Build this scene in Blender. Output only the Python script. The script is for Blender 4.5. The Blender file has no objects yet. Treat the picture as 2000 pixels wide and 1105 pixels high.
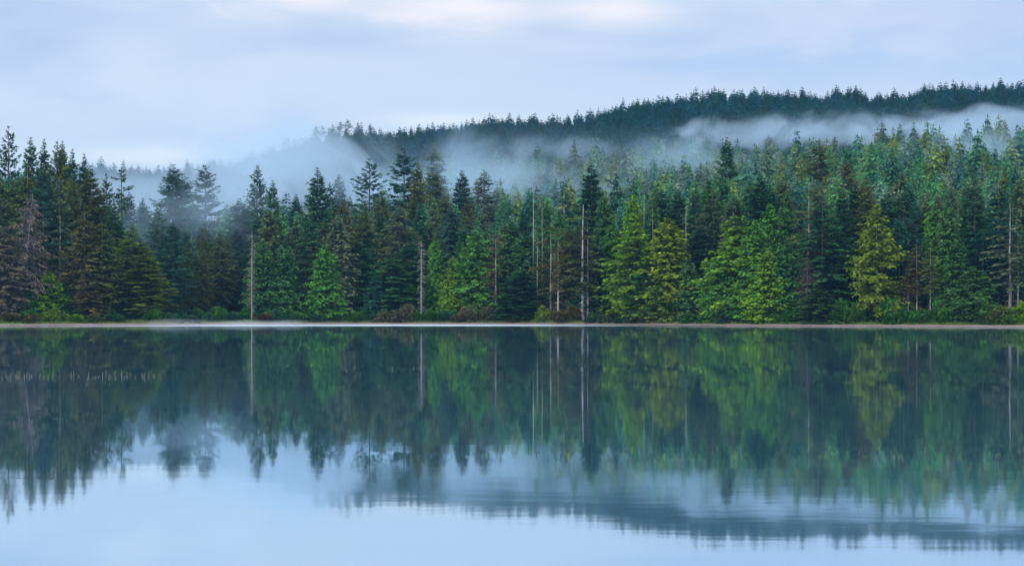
import bpy, math, random
import numpy as np
from mathutils import Vector

scene = bpy.context.scene
COL = scene.collection
R_ = math.radians
F = 2750.0          # focal length in pixels of a 2000 px wide frame
HZ = 613.0          # horizon row in that frame
CAMH = 2.8

# ------------------------------------------------------------------ camera
cam_d = bpy.data.cameras.new("camera")
cam = bpy.data.objects.new("camera", cam_d); COL.objects.link(cam)
cam.location = (0, 0, CAMH); cam.rotation_euler = (R_(90), 0, 0)
cam_d.sensor_width = 36.0
cam_d.lens = 36.0 * F / 2000.0
cam_d.shift_y = (HZ - 552.5) / 2000.0
cam_d.clip_start = 0.1; cam_d.clip_end = 9000
scene.camera = cam

# ------------------------------------------------------------------ colour, render
scene.view_settings.view_transform = 'Standard'
scene.view_settings.look = 'None'
scene.view_settings.exposure = 0.55
scene.view_settings.gamma = 1.0
cy = scene.cycles
cy.use_denoising = True
cy.max_bounces = 6; cy.diffuse_bounces = 2; cy.glossy_bounces = 3
cy.transmission_bounces = 2; cy.volume_bounces = 2; cy.transparent_max_bounces = 8
cy.volume_step_rate = 1.0; cy.volume_max_steps = 64
cy.sample_clamp_indirect = 4.0

# ------------------------------------------------------------------ sun
SUN_EL, SUN_AZ = R_(38), R_(215)      # azimuth measured clockwise from +Y: behind the camera, to its left
sd = bpy.data.lights.new("sun", 'SUN'); sun = bpy.data.objects.new("sun", sd); COL.objects.link(sun)
sd.energy = 1.5; sd.angle = R_(10); sd.color = (1.0, 0.95, 0.84)
dirv = Vector((math.sin(SUN_AZ) * math.cos(SUN_EL), math.cos(SUN_AZ) * math.cos(SUN_EL), math.sin(SUN_EL)))
sun.rotation_euler = dirv.to_track_quat('Z', 'Y').to_euler()

# ------------------------------------------------------------------ node helper
class NT:
    def __init__(s, tree): s.t = tree; s.n = tree.nodes; s.l = tree.links
    def new(s, typ, **kw):
        nd = s.n.new(typ)
        for k, v in kw.items(): setattr(nd, k, v)
        return nd
    def link(s, a, b): s.l.new(a, b)
    def val(s, sock, v):
        if isinstance(v, bpy.types.NodeSocket): s.link(v, sock)
        else: sock.default_value = v
    def math(s, op, a, b=0.0, c=None, clamp=False):
        nd = s.new('ShaderNodeMath', operation=op); nd.use_clamp = clamp
        s.val(nd.inputs[0], a); s.val(nd.inputs[1], b)
        if c is not None: s.val(nd.inputs[2], c)
        return nd.outputs[0]
    def vmath(s, op, a, b=(0, 0, 0), scale=None):
        nd = s.new('ShaderNodeVectorMath', operation=op)
        s.val(nd.inputs[0], a); s.val(nd.inputs[1], b)
        if scale is not None: s.val(nd.inputs['Scale'], scale)
        return nd.outputs['Value'] if op in ('LENGTH', 'DOT_PRODUCT') else nd.outputs[0]
    def mix(s, f, a, b, blend='MIX'):
        nd = s.new('ShaderNodeMix', data_type='RGBA', blend_type=blend)
        s.val(nd.inputs[0], f); s.val(nd.inputs[6], a); s.val(nd.inputs[7], b)
        return nd.outputs[2]
    def ramp(s, f, a, b, lo=0.0, hi=1.0, smooth=True):
        nd = s.new('ShaderNodeMapRange', interpolation_type='SMOOTHSTEP' if smooth else 'LINEAR')
        s.val(nd.inputs[0], f)
        for i, v in enumerate((a, b, lo, hi)): s.val(nd.inputs[i + 1], v)
        return nd.outputs[0]
    def noise(s, vec, scale, detail=3.0, rough=0.5, dist=0.0):
        nd = s.new('ShaderNodeTexNoise')
        s.link(vec, nd.inputs['Vector'])
        nd.inputs['Scale'].default_value = scale; nd.inputs['Detail'].default_value = detail
        nd.inputs['Roughness'].default_value = rough; nd.inputs['Distortion'].default_value = dist
        return nd.outputs[0]

def c4(c): return (c[0], c[1], c[2], 1.0)

# ------------------------------------------------------------------ sky
world = bpy.data.worlds.new("World"); scene.world = world; world.use_nodes = True
wt = NT(world.node_tree); wt.n.clear()
out = wt.new('ShaderNodeOutputWorld'); bg = wt.new('ShaderNodeBackground')
wt.link(bg.outputs[0], out.inputs[0]); bg.inputs[1].default_value = 0.1
sky = wt.new('ShaderNodeTexSky', sky_type='NISHITA'); sky.sun_disc = False
sky.sun_elevation = SUN_EL; sky.sun_rotation = SUN_AZ; sky.air_density = 1.0; sky.dust_density = 0.6; sky.ozone_density = 2.0
tc = wt.new('ShaderNodeTexCoord'); g = tc.outputs['Generated']
sep = wt.new('ShaderNodeSeparateXYZ'); wt.link(g, sep.inputs[0])
X, Y, Z = sep.outputs
yy = wt.math('MAXIMUM', wt.math('ABSOLUTE', Y), 0.15)
U = wt.math('DIVIDE', X, yy); V = wt.math('DIVIDE', Z, yy)
cmb = wt.new('ShaderNodeCombineXYZ'); wt.link(U, cmb.inputs[0]); wt.link(wt.math('MULTIPLY', V, 3.0), cmb.inputs[1]); wt.link(wt.math('MULTIPLY', Y, 0.3), cmb.inputs[2])
n1 = wt.noise(cmb.outputs[0], 3.2, 4.0, 0.45, 0.3)
n2 = wt.noise(cmb.outputs[0], 7.0, 5.0, 0.6, 0.8)
def blob(px, py, rx, ry):
    a = wt.math('DIVIDE', wt.math('SUBTRACT', U, (px - 1000) / F), rx / F)
    b = wt.math('DIVIDE', wt.math('SUBTRACT', V, (HZ - py) / F), ry / F)
    b = wt.math('ADD', b, wt.math('MULTIPLY', wt.math('SUBTRACT', n2, 0.5), 3.4))
    a = wt.math('ADD', a, wt.math('MULTIPLY', wt.math('SUBTRACT', n2, 0.5), 2.4))
    r = wt.math('ADD', wt.math('POWER', wt.math('ABSOLUTE', a), 2.0), wt.math('POWER', wt.math('ABSOLUTE', b), 2.0))
    return wt.math('POWER', 2.718, wt.math('MULTIPLY', r, -1.0))
base = wt.mix(wt.ramp(wt.math('ADD', wt.math('MULTIPLY', n1, .65), wt.math('MULTIPLY', n2, .35)), 0.36, 0.62), c4((3.2, 4.15, 5.9)), c4((4.55, 5.28, 6.35)))
low = wt.ramp(V, 0.095, 0.20, 1.0, 0.0)
base = wt.mix(wt.math('MULTIPLY', low, 0.75), base, c4((4.2, 5.1, 6.4)))
for (px, py, rx, ry, w, col) in (
        (560, 8, 130, 26, 0.95, (6.6, 6.4, 6.7)), (900, 18, 180, 36, 1.0, (6.9, 6.6, 6.8)), (1215, 16, 120, 34, 1.0, (6.7, 6.5, 6.8)),
        (1500, 120, 420, 60, 0.85, (3.2, 4.2, 6.1)), (600, 85, 260, 34, 0.7, (3.5, 4.3, 6.1)), (150, 40, 230, 34, 0.6, (3.6, 4.5, 6.3)), (1750, 40, 300, 40, 0.6, (4.3, 4.8, 6.3)),
        (250, 160, 120, 60, 0.8, (4.8, 5.5, 6.6)), (470, 175, 70, 60, 0.7, (4.7, 5.4, 6.6)), (60, 190, 110, 50, 0.6, (4.6, 5.3, 6.6)), (340, 308, 260, 20, 0.95, (5.8, 6.3, 6.9)),
        (880, 236, 150, 16, 0.95, (5.6, 6.1, 6.8)), (1120, 90, 140, 30, 0.6, (4.6, 5.1, 6.4)), (1250, 170, 200, 22, 0.6, (4.3, 5.0, 6.3))):
    base = wt.mix(wt.math('MULTIPLY', blob(px, py, rx, ry), w), base, c4(col))
up = wt.ramp(V, 0.26, 0.9, 0.0, 1.0)
base = wt.mix(up, base, c4((10.0, 10.8, 12.6)))
base = wt.mix(0.92, sky.outputs[0], base)
wt.link(base, bg.inputs[0])

# ------------------------------------------------------------------ object helpers
def mk_mesh(name, V_, F_, mats, smooth=False, mat_idx=None, attrs=None):
    """V_ (n,3) array; F_ list of arrays (m,3) or (m,4)"""
    me = bpy.data.meshes.new(name)
    V_ = np.asarray(V_, dtype=np.float32)
    me.vertices.add(len(V_)); me.vertices.foreach_set('co', V_.ravel())
    if not isinstance(F_, (list, tuple)): F_ = [F_]
    F_ = [np.asarray(f, dtype=np.int32) for f in F_ if len(f)]
    tot = np.concatenate([np.full(len(f), f.shape[1], dtype=np.int32) for f in F_])
    idx = np.concatenate([f.ravel() for f in F_])
    st = np.concatenate([[0], np.cumsum(tot)[:-1]]).astype(np.int32)
    me.loops.add(len(idx)); me.loops.foreach_set('vertex_index', idx)
    me.polygons.add(len(tot)); me.polygons.foreach_set('loop_start', st)
    if smooth: me.polygons.foreach_set('use_smooth', np.ones(len(tot), dtype=bool))
    for m in (mats if isinstance(mats, (list, tuple)) else [mats]): me.materials.append(m)
    if mat_idx is not None: me.polygons.foreach_set('material_index', np.asarray(mat_idx, dtype=np.int32))
    me.update(calc_edges=True)
    for k, (dom, typ, arr) in (attrs or {}).items():
        a = me.attributes.new(k, typ, dom)
        arr = np.asarray(arr, dtype=np.float32)
        if typ == 'FLOAT_COLOR': a.data.foreach_set('color', arr.ravel())
        else: a.data.foreach_set('value', arr.ravel())
    if not smooth: me.polygons.foreach_set('use_smooth', np.zeros(len(tot), dtype=bool))
    return me
def link(name, data, parent=None, loc=(0, 0, 0)):
    o = bpy.data.objects.new(name, data); COL.objects.link(o)
    o.location = loc
    if parent: o.parent = parent
    return o
def tag(o, label=None, cat=None, group=None, kind=None):
    if label: o['label'] = label
    if cat: o['category'] = cat
    if group: o['group'] = group
    if kind: o['kind'] = kind
    return o

# ------------------------------------------------------------------ materials
def new_mat(name):
    m = bpy.data.materials.new(name); m.use_nodes = True
    t = NT(m.node_tree); t.n.clear()
    o = t.new('ShaderNodeOutputMaterial')
    return m, t, o
def leaf_material(name, tint_attr=False):
    m, t, o = new_mat(name)
    if tint_attr:
        a = t.new('ShaderNodeAttribute', attribute_name='tint'); colr = a.outputs['Color']
    else:
        a = t.new('ShaderNodeObjectInfo'); colr = a.outputs['Color']
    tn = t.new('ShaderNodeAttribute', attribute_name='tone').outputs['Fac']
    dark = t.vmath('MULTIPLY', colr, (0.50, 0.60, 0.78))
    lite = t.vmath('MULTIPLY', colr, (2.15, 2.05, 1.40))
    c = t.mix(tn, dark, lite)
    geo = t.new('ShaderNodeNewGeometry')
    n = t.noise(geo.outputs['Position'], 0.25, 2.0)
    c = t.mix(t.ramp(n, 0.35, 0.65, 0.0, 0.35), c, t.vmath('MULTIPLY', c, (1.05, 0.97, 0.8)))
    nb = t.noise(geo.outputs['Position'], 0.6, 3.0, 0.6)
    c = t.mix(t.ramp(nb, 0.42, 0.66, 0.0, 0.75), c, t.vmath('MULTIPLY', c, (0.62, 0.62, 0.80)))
    d = t.new('ShaderNodeBsdfDiffuse'); t.link(c, d.inputs[0])
    tr = t.new('ShaderNodeBsdfTranslucent'); t.link(c, tr.inputs[0])
    mx = t.new('ShaderNodeMixShader'); mx.inputs[0].default_value = 0.25
    t.link(d.outputs[0], mx.inputs[1]); t.link(tr.outputs[0], mx.inputs[2])
    t.link(mx.outputs[0], o.inputs[0])
    return m
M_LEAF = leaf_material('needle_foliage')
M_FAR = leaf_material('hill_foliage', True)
def bark_material():
    m, t, o = new_mat('bark')
    a = t.new('ShaderNodeObjectInfo')
    tcn = t.new('ShaderNodeTexCoord')
    mp = t.new('ShaderNodeMapping'); mp.inputs['Scale'].default_value = (1, 1, 0.15); t.link(tcn.outputs['Object'], mp.inputs[0])
    n = t.noise(mp.outputs[0], 6.0, 4.0, 0.6)
    n2 = t.noise(tcn.outputs['Object'], 0.5, 3.0, 0.6)
    c = t.mix(t.ramp(n, 0.35, 0.65), t.vmath('MULTIPLY', a.outputs['Color'], (0.45, 0.42, 0.42)), a.outputs['Color'])
    c = t.mix(t.ramp(n2, 0.45, 0.7, 0.0, 0.6), c, t.vmath('MULTIPLY', a.outputs['Color'], (0.6, 0.55, 0.45)))
    p = t.new('ShaderNodeBsdfPrincipled'); t.link(c, p.inputs['Base Color']); p.inputs['Roughness'].default_value = 0.9
    bp = t.new('ShaderNodeBump'); bp.inputs['Strength'].default_value = 0.5; bp.inputs['Distance'].default_value = 0.05
    t.link(n, bp.inputs['Height']); t.link(bp.outputs[0], p.inputs['Normal'])
    t.link(p.outputs[0], o.inputs[0]); return m
M_BARK = bark_material()
M_WOOD, t, o_ = new_mat('branch_wood')
p = t.new('ShaderNodeBsdfPrincipled'); p.inputs['Base Color'].default_value = (.10, .085, .075, 1); p.inputs['Roughness'].default_value = .95
t.link(p.outputs[0], o_.inputs[0])

# ------------------------------------------------------------------ terrain
def interp(tab, px):
    a = np.array(tab, dtype=float); return np.interp(px, a[:, 0], a[:, 1])
SHORE = [(-1500, 330), (0, 330), (300, 345), (500, 372), (700, 380), (1000, 378), (1250, 352), (1500, 325), (2000, 298), (3500, 290)]
MIDY = [(-1500, 480), (0, 475), (200, 455), (400, 425), (600, 385), (700, 360), (800, 330), (900, 312), (1000, 300), (1100, 292), (1250, 274), (1400, 270), (1500, 266), (1600, 258), (1720, 246), (1850, 232), (2000, 238), (3500, 240)]
FARY = [(-1500, 345), (0, 335), (180, 325), (300, 325), (400, 322), (500, 305), (540, 285), (620, 266), (700, 258), (760, 256), (850, 250), (900, 240), (1000, 227), (1080, 230), (1150, 224), (1200, 208), (1260, 194), (1330, 187), (1400, 181), (1500, 175), (1550, 180), (1650, 178), (1720, 184), (1780, 178), (1830, 162), (1900, 166), (1950, 170), (2000, 164), (3500, 200)]
YM, YF = 720.0, 1350.0
TREE_M, TREE_F = 33.0, 25.0
def ztop(y, Y): return CAMH + (HZ - y) / F * Y
def hash_n(x, y):
    return (np.sin(x * 0.021 + 1.3) * np.cos(y * 0.017 + 0.4) + 0.6 * np.sin(x * 0.05 + y * 0.04) + 0.4 * np.cos(x * 0.09 - y * 0.07 + 2.0))
def ground(x, y):
    x = np.asarray(x, dtype=float); y = np.asarray(y, dtype=float)
    px = 1000 + F * x / np.maximum(y, 50)
    ys = interp(SHORE, px)
    hm = np.maximum(ztop(interp(MIDY, px), YM) - TREE_M, 6)
    hf = ztop(interp(FARY, px), YF) - TREE_F
    d = y - ys
    beach = np.clip(d / 11.0, -4, 1) * 0.6
    bank = np.clip((d - 11) / 20.0, 0, 1) * 1.9
    start = ys + 30
    s = np.clip((y - start) / (YM - start), 0, 1)
    s1 = s * 0.85 + 0.15 * s * s
    mid = (hm - 2.55) * s1
    q = np.clip((y - YM) / (YF - YM), 0, 1)
    dip = np.where(q < 0.25, 0, (q - 0.25) / 0.75)
    dip = dip * dip * (1.9 - 0.9 * dip)
    far = (hf - hm) * dip - 0.18 * hm * np.sin(np.clip(q / 0.5, 0, 1) * math.pi)
    back = -np.clip((y - YF) / 900.0, 0, 1) * 60
    bump = hash_n(x, y) * np.clip((d - 20) / 200.0, 0, 1) * 3.0
    return beach + bank + mid + far + back + bump
def P(px, Y): return (px - 1000) / F * Y

us = np.concatenate([np.linspace(-0.8, -0.42, 14), np.linspace(-0.4, 0.4, 161), np.linspace(0.42, 0.8, 14)])
ysr = np.concatenate([np.linspace(240, 420, 61), np.linspace(430, 800, 48), np.linspace(820, 2400, 70)])
UU, YY = np.meshgrid(us, ysr)
XX = UU * YY; ZZ = ground(XX, YY)
nu, ny = len(us), len(ysr)
ii = np.arange(ny - 1)[:, None] * nu + np.arange(nu - 1)[None, :]
quads = np.stack([ii, ii + 1, ii + 1 + nu, ii + nu], -1).reshape(-1, 4)
m_ter, t, o_ = new_mat('forest_floor')
geo = t.new('ShaderNodeNewGeometry'); n = t.noise(geo.outputs['Position'], 0.35, 5.0, 0.6)
n_b = t.noise(geo.outputs['Position'], 2.5, 4.0, 0.6)
c = t.mix(t.ramp(n, 0.35, 0.65), c4((0.022, 0.030, 0.016)), c4((0.05, 0.075, 0.025)))
c = t.mix(t.ramp(n_b, 0.45, 0.7), c, c4((0.06, 0.045, 0.03)))
p = t.new('ShaderNodeBsdfPrincipled'); t.link(c, p.inputs['Base Color']); p.inputs['Roughness'].default_value = 0.95
t.link(p.outputs[0], o_.inputs[0])
terrain = link('hills', mk_mesh('hills', np.stack([XX, YY, ZZ], -1).reshape(-1, 3), quads, m_ter, smooth=True))
tag(terrain, 'forested hills rising behind the lake shore', kind='structure')

# beach: a strip along the shoreline, gravel
bu = np.linspace(-0.7, 0.7, 421); bd = np.linspace(-6, 13, 20)
BU, BD = np.meshgrid(bu, bd)
bpx = 1000 + F * BU
wob = 0.7 * np.sin(bpx * 0.013) + 0.4 * np.sin(bpx * 0.047 + 1)
BY = interp(SHORE, bpx) + BD + np.where(BD > 11, wob, 0)
BX = BU * BY
rg = np.random.RandomState(3)
BZ = ground(BX, BY) + 0.05 + rg.rand(*BX.shape) * 0.05
nb_ = len(bu); ii = np.arange(len(bd) - 1)[:, None] * nb_ + np.arange(nb_ - 1)[None, :]
bq = np.stack([ii, ii + 1, ii + 1 + nb_, ii + nb_], -1).reshape(-1, 4)
m_b, t, o_ = new_mat('beach_gravel')
geo = t.new('ShaderNodeNewGeometry')
vz = t.new('ShaderNodeTexVoronoi'); t.link(geo.outputs['Position'], vz.inputs['Vector']); vz.inputs['Scale'].default_value = 2.2
n = t.noise(geo.outputs['Position'], 0.25, 4.0, 0.6)
c = t.mix(t.ramp(n, 0.35, 0.65), c4((0.15, 0.115, 0.10)), c4((0.24, 0.195, 0.18)))
c = t.mix(0.45, c, vz.outputs['Color'], 'OVERLAY')
sp = t.new('ShaderNodeSeparateXYZ'); t.link(geo.outputs['Position'], sp.inputs[0])
c = t.mix(t.ramp(sp.outputs[2], 0.02, 0.22, 0.65, 0.0), c, c4((0.09, 0.06, 0.05)))
c = t.mix(t.ramp(t.math('ADD', sp.outputs[2], t.math('MULTIPLY', n, 0.5)), 0.62, 0.85, 0.0, 0.85), c, c4((0.07, 0.075, 0.035)))
p = t.new('ShaderNodeBsdfPrincipled'); t.link(c, p.inputs['Base Color']); p.inputs['Roughness'].default_value = 0.85
t.link(p.outputs[0], o_.inputs[0])
beach = link('beach', mk_mesh('beach', np.stack([BX, BY, BZ], -1).reshape(-1, 3), bq, m_b, smooth=True))
tag(beach, 'narrow strip of pinkish gravel beach along the far shore', kind='structure')

# water
m_w, t, o_ = new_mat('lake_water')
geo = t.new('ShaderNodeNewGeometry'); pos = geo.outputs['Position']
sp = t.new('ShaderNodeSeparateXYZ'); t.link(pos, sp.inputs[0])
def stretched(sx, sy, off=0.0):
    mp = t.new('ShaderNodeMapping'); mp.inputs['Scale'].default_value = (sx, sy, 1); mp.inputs['Location'].default_value = (off, off, 0)
    t.link(pos, mp.inputs[0]); return mp.outputs[0]
w1 = t.noise(stretched(0.35, 1.0), 1.1, 2.0, 0.5)
w2 = t.noise(stretched(0.5, 1.0, 7.0), 4.0, 2.0, 0.5)
w3 = t.noise(stretched(0.12, 0.4, 3.0), 1.0, 1.0, 0.5)
hgt = t.math('ADD', t.math('ADD', t.math('MULTIPLY', w1, 0.0009), t.math('MULTIPLY', w2, 0.00012)), t.math('MULTIPLY', w3, 0.0015))
patch = t.noise(stretched(0.05, 0.22), 0.35, 3.0, 0.5)
pr = t.ramp(patch, 0.40, 0.62, 0.35, 1.4)
hgt = t.math('MULTIPLY', hgt, pr)
# the breeze line: ruffled water against the middle of the far shore
ratio = t.math('DIVIDE', sp.outputs[0], t.math('MAXIMUM', sp.outputs[1], 10.0))
edge = t.noise(stretched(0.02, 0.1), 1.0, 3.0)
ymask = t.ramp(t.math('ADD', sp.outputs[1], t.math('MULTIPLY', edge, 14.0)), 331, 338)
xmask = t.math('MULTIPLY', t.ramp(ratio, -0.40, -0.30), t.ramp(ratio, 0.02, 0.19, 1.0, 0.0))
ruf = t.math('MULTIPLY', ymask, xmask)
rip = t.noise(stretched(0.6, 1.0), 2.2, 3.0, 0.6)
hgt = t.math('ADD', hgt, t.math('MULTIPLY', t.math('MULTIPLY', rip, 0.30), ruf))
bp = t.new('ShaderNodeBump'); bp.inputs['Strength'].default_value = 1.0; bp.inputs['Distance'].default_value = 1.0
t.link(hgt, bp.inputs['Height'])
gl = t.new('ShaderNodeBsdfGlossy'); gl.inputs['Color'].default_value = (0.85, 0.93, 1.0, 1)
rr = t.math('ADD', t.ramp(patch, 0.35, 0.65, 0.020, 0.048), t.math('MULTIPLY', ruf, 0.35))
t.link(rr, gl.inputs['Roughness']); t.link(bp.outputs[0], gl.inputs['Normal'])
df = t.new('ShaderNodeBsdfDiffuse'); df.inputs['Color'].default_value = (0.07, 0.19, 0.27, 1)
lw = t.new('ShaderNodeFresnel'); lw.inputs['IOR'].default_value = 1.333
fr = t.math('ADD', t.math('MULTIPLY', lw.outputs[0], 0.18), 0.79, clamp=True)
mx = t.new('ShaderNodeMixShader'); t.link(fr, mx.inputs[0]); t.link(df.outputs[0], mx.inputs[1]); t.link(gl.outputs[0], mx.inputs[2])
t.link(mx.outputs[0], o_.inputs[0])
wv = np.array([(-1500, -60, 0), (1500, -60, 0), (1500, 480, 0), (-1500, 480, 0)], dtype=float)
water = link('lake_water', mk_mesh('lake_water', wv, np.array([[0, 1, 2, 3]]), m_w))
tag(water, 'calm dark lake mirroring the forest and the sky', kind='structure')

# ------------------------------------------------------------------ foliage and wood geometry
def kite(Pn, D, L, W, rs, fold=0.15):
    """one narrow leaf-shaped quad per row: base, left, tip, right"""
    n = len(Pn)
    D = D / np.maximum(np.linalg.norm(D, axis=1, keepdims=True), 1e-6)
    upj = np.stack([rs.normal(0, .75, n), rs.normal(0, .75, n), np.ones(n)], -1)
    S = np.cross(D, upj); S /= np.maximum(np.linalg.norm(S, axis=1, keepdims=True), 1e-6)
    Nn = np.cross(S, D)
    L = L[:, None]; W = W[:, None]
    mid = Pn + D * L * 0.5 + Nn * W * fold
    return np.stack([Pn, mid - S * W * .5, Pn + D * L - Nn * W * fold, mid + S * W * .5], 1).reshape(-1, 3)
def tube(pts, rad, k=6, cap=True):
    pts = np.asarray(pts, dtype=float); n = len(pts)
    rad = np.asarray(rad, dtype=float)
    T = np.gradient(pts, axis=0); T /= np.maximum(np.linalg.norm(T, axis=1, keepdims=True), 1e-9)
    ref = np.where(np.abs(T[:, 2:3]) > 0.8, np.array([[1., 0, 0]]), np.array([[0., 0, 1.]]))
    A = np.cross(T, ref); A /= np.linalg.norm(A, axis=1, keepdims=True); B = np.cross(T, A)
    an = np.arange(k) / k * 2 * math.pi
    V_ = pts[:, None] + rad[:, None, None] * (A[:, None] * np.cos(an)[None, :, None] + B[:, None] * np.sin(an)[None, :, None])
    V_ = V_.reshape(-1, 3)
    i = np.arange(n - 1)[:, None] * k; j = np.arange(k)[None, :]; j2 = (j + 1) % k
    q = np.stack([i + j, i + j2, i + k + j2, i + k + j], -1).reshape(-1, 4)
    return V_, q
class Acc:
    def __init__(s): s.v = []; s.q = []; s.n = 0
    def add(s, V_, q): s.v.append(V_); s.q.append(q + s.n); s.n += len(V_)
    def out(s): return np.concatenate(s.v), np.concatenate(s.q)

PROF = {
    'cone': lambda t: np.minimum((1 - t) / .58, 1) ** 0.9 * (0.85 + 0.15 * np.minimum(t * 8, 1)) + .02,
    'cedar': lambda t: np.maximum((1 - t), 0) ** 0.62 * (0.75 + 0.25 * np.minimum(t * 5, 1)),
    'fir': lambda t: np.minimum((1 - t) / .62, 1) ** 0.8 * (0.8 + 0.2 * np.minimum(t * 6, 1)) + .015,
    'tuft': lambda t: np.sqrt(np.clip(1 - (t * 2 - 0.75) ** 2 / 1.6, 0, 1)) * (1 - t) ** 0.25,
    'pole': lambda t: (1 - t) ** 0.6 * (0.45 + 0.55 * np.minimum(t * 2.5, 1)),
}
# H 30 m; R branch reach; base crown start; dz level spacing; nb branches per level; e0,e1 elevation at base/top; cv curvature; ls,lw leaf size; hang; dens; wood: draw branch wood
KINDS = {
    'fir':     dict(R=4.3, base=.06, dz=.62, nb=7, prof='cone', e0=-22, e1=28, cv=.10, ls=.95, lw=.42, hang=.18, gap=.10, step=.42, wood=0, lump=.22),
    'spruce':  dict(R=4.8, base=.10, dz=.72, nb=6, prof='cone', e0=-18, e1=32, cv=.16, ls=1.0, lw=.40, hang=.25, gap=.18, step=.40, wood=1, lump=.30),
    'open':    dict(R=5.2, base=.16, dz=.95, nb=6, prof='cone', e0=-14, e1=26, cv=.20, ls=1.0, lw=.40, hang=.22, gap=.25, step=.40, wood=1, lump=.30),
    'cedar':   dict(R=4.6, base=.03, dz=.60, nb=8, prof='cedar', e0=-12, e1=40, cv=-.16, ls=.85, lw=.55, hang=.75, gap=.12, step=.44, wood=0, lump=.34),
    'ragged':  dict(R=4.6, base=.13, dz=.62, nb=8, prof='cedar', e0=-10, e1=40, cv=-.14, ls=.85, lw=.52, hang=.75, gap=.62, step=.42, wood=1, lump=.5),
    'hemlock': dict(R=4.4, base=.12, dz=.66, nb=7, prof='fir', e0=-16, e1=34, cv=-.06, ls=.80, lw=.32, hang=.45, gap=.20, step=.42, wood=1, lump=.30),
    'layer':   dict(R=6.4, base=.04, dz=1.15, nb=7, prof='fir', e0=-14, e1=20, cv=-.04, ls=1.15, lw=.45, hang=.10, gap=.15, step=.40, wood=0, lump=.30),
    'pole':    dict(R=3.4, base=.40, dz=.8, nb=6, prof='pole', e0=-22, e1=25, cv=-.05, ls=.80, lw=.34, hang=.40, gap=.75, step=.40, wood=1, lump=.40),
    'gaunt':   dict(R=3.6, base=.30, dz=.95, nb=6, prof='pole', e0=-20, e1=25, cv=-.08, ls=.85, lw=.34, hang=.35, gap=1.15, step=.40, wood=1, lump=.40),
    'flag':    dict(R=3.2, base=.72, dz=1.0, nb=4, prof='tuft', e0=-5, e1=20, cv=.05, ls=.8, lw=.38, hang=.20, gap=.3, step=.4, wood=1, lump=.5),
    'lichen':  dict(R=4.6, base=.10, dz=.80, nb=6, prof='fir', e0=-28, e1=10, cv=-.18, ls=.75, lw=.20, hang=.85, gap=.25, step=.42, wood=1, lump=.35),
}
def crown_arrays(kd, seed, H=30.0, lod=1.0):
    k = KINDS[kd]; rs = np.random.RandomState(seed)
    wood = Acc(); Vs = []; tones = []
    zb = k['base'] * H; dz = k['dz'] * .8 / math.sqrt(lod); step = k['step'] * .84 / lod ** 0.35; lf = lod ** -0.33
    nlev = int((H - zb) / dz)
    ph = rs.rand(6) * 6.28
    for i in range(nlev):
        tt = i / nlev + rs.uniform(-.3, .3) / nlev
        tt = min(max(tt, 0), 0.995)
        z = zb + tt * (H - zb)
        nb = max(3, int(round(k['nb'] * lod ** 0.25 * (0.6 + 0.4 * (1 - tt)))))
        a0 = rs.rand() * 6.28
        for b in range(nb):
            if rs.rand() < k['gap'] * .6: continue
            az = a0 + b / nb * 6.283 + rs.normal(0, .22)
            lump = 1 + k['lump'] * (math.sin(az * 2 + z * .33 + ph[0]) * .5 + math.sin(az * 3 - z * .75 + ph[1]) * .5) + rs.normal(0, k['lump'] * .35)
            ln = max(k['R'] * float(PROF[k['prof']](np.float64(tt))) * max(lump, .35), 0.3)
            el = R_(k['e0'] + (k['e1'] - k['e0']) * tt ** 1.3 + rs.normal(0, 13 if kd in ('cedar', 'hemlock', 'lichen') else 7))
            z = zb + tt * (H - zb) + rs.uniform(-.5, .5) * dz * (2.5 if kd in ('cedar', 'ragged') else 1.3) * min(1, (1 - tt) * 8)
            s = np.arange(0.16 if ln > 1.5 else 0.0, 1.001, step / max(ln, step))
            s = s + rs.uniform(-.04, .04, len(s))
            bx = math.cos(az); by = math.sin(az)
            rad = ln * s * math.cos(el); zz = z + ln * s * math.sin(el) + k['cv'] * ln * s * s
            pts = np.stack([rad * bx, rad * by, zz], -1)
            dr = np.array([bx * math.cos(el), by * math.cos(el), math.sin(el) + 0.0])
            if k['wood'] and ln > 1.2:
                wp = pts[[0, len(pts) // 2, -1]]
                wp = np.concatenate([[[0, 0, z]], wp])
                wood.add(*tube(wp, np.linspace(0.012 * ln + .02, 0.012, len(wp)), 3))
            btone = rs.uniform(-.14, .14)
            for side in (-1, 1, 0):
                if side == 0:
                    m = rs.rand(len(s)) < .5
                    if len(m): m[-1] = True
                    if not m.any(): continue
                else: m = np.ones(len(s), bool)
                q = pts[m]; sm = s[m]; n = len(q)
                ang = side * R_(52) + rs.normal(0, .25, n)
                ca, sa = np.cos(az + ang), np.sin(az + ang)
                D = np.stack([ca, sa, np.full(n, dr[2] * .7 + k['cv'] * .8) - k['hang'] * rs.uniform(.1, 1.9, n)], -1)
                tap = np.clip(1.15 - .45 * sm, .4, 1) * min(1, .5 + ln / 3.0) * min(1, .32 + (1 - tt) * 7)
                L = k['ls'] * lf * tap * rs.uniform(.7, 1.3, n) * 1.08
                W = k['lw'] * 1.15 * lf * rs.uniform(.75, 1.3, n) * np.clip(tap, .6, 1)
                q = q + rs.normal(0, 1, q.shape) * (np.array([.22, .22, .30]) if kd in ('cedar', 'ragged') else np.array([.12, .12, .14])) * min(1, .25 + (1 - tt) * 4)
                Vs.append(kite(q, D, L, W, rs))
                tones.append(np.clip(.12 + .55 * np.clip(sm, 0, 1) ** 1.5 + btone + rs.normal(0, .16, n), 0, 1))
    # leading shoot
    V_ = np.concatenate(Vs); tone = np.concatenate(tones)
    q = np.arange(len(V_)).reshape(-1, 4)
    return V_, q, tone, wood
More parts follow.
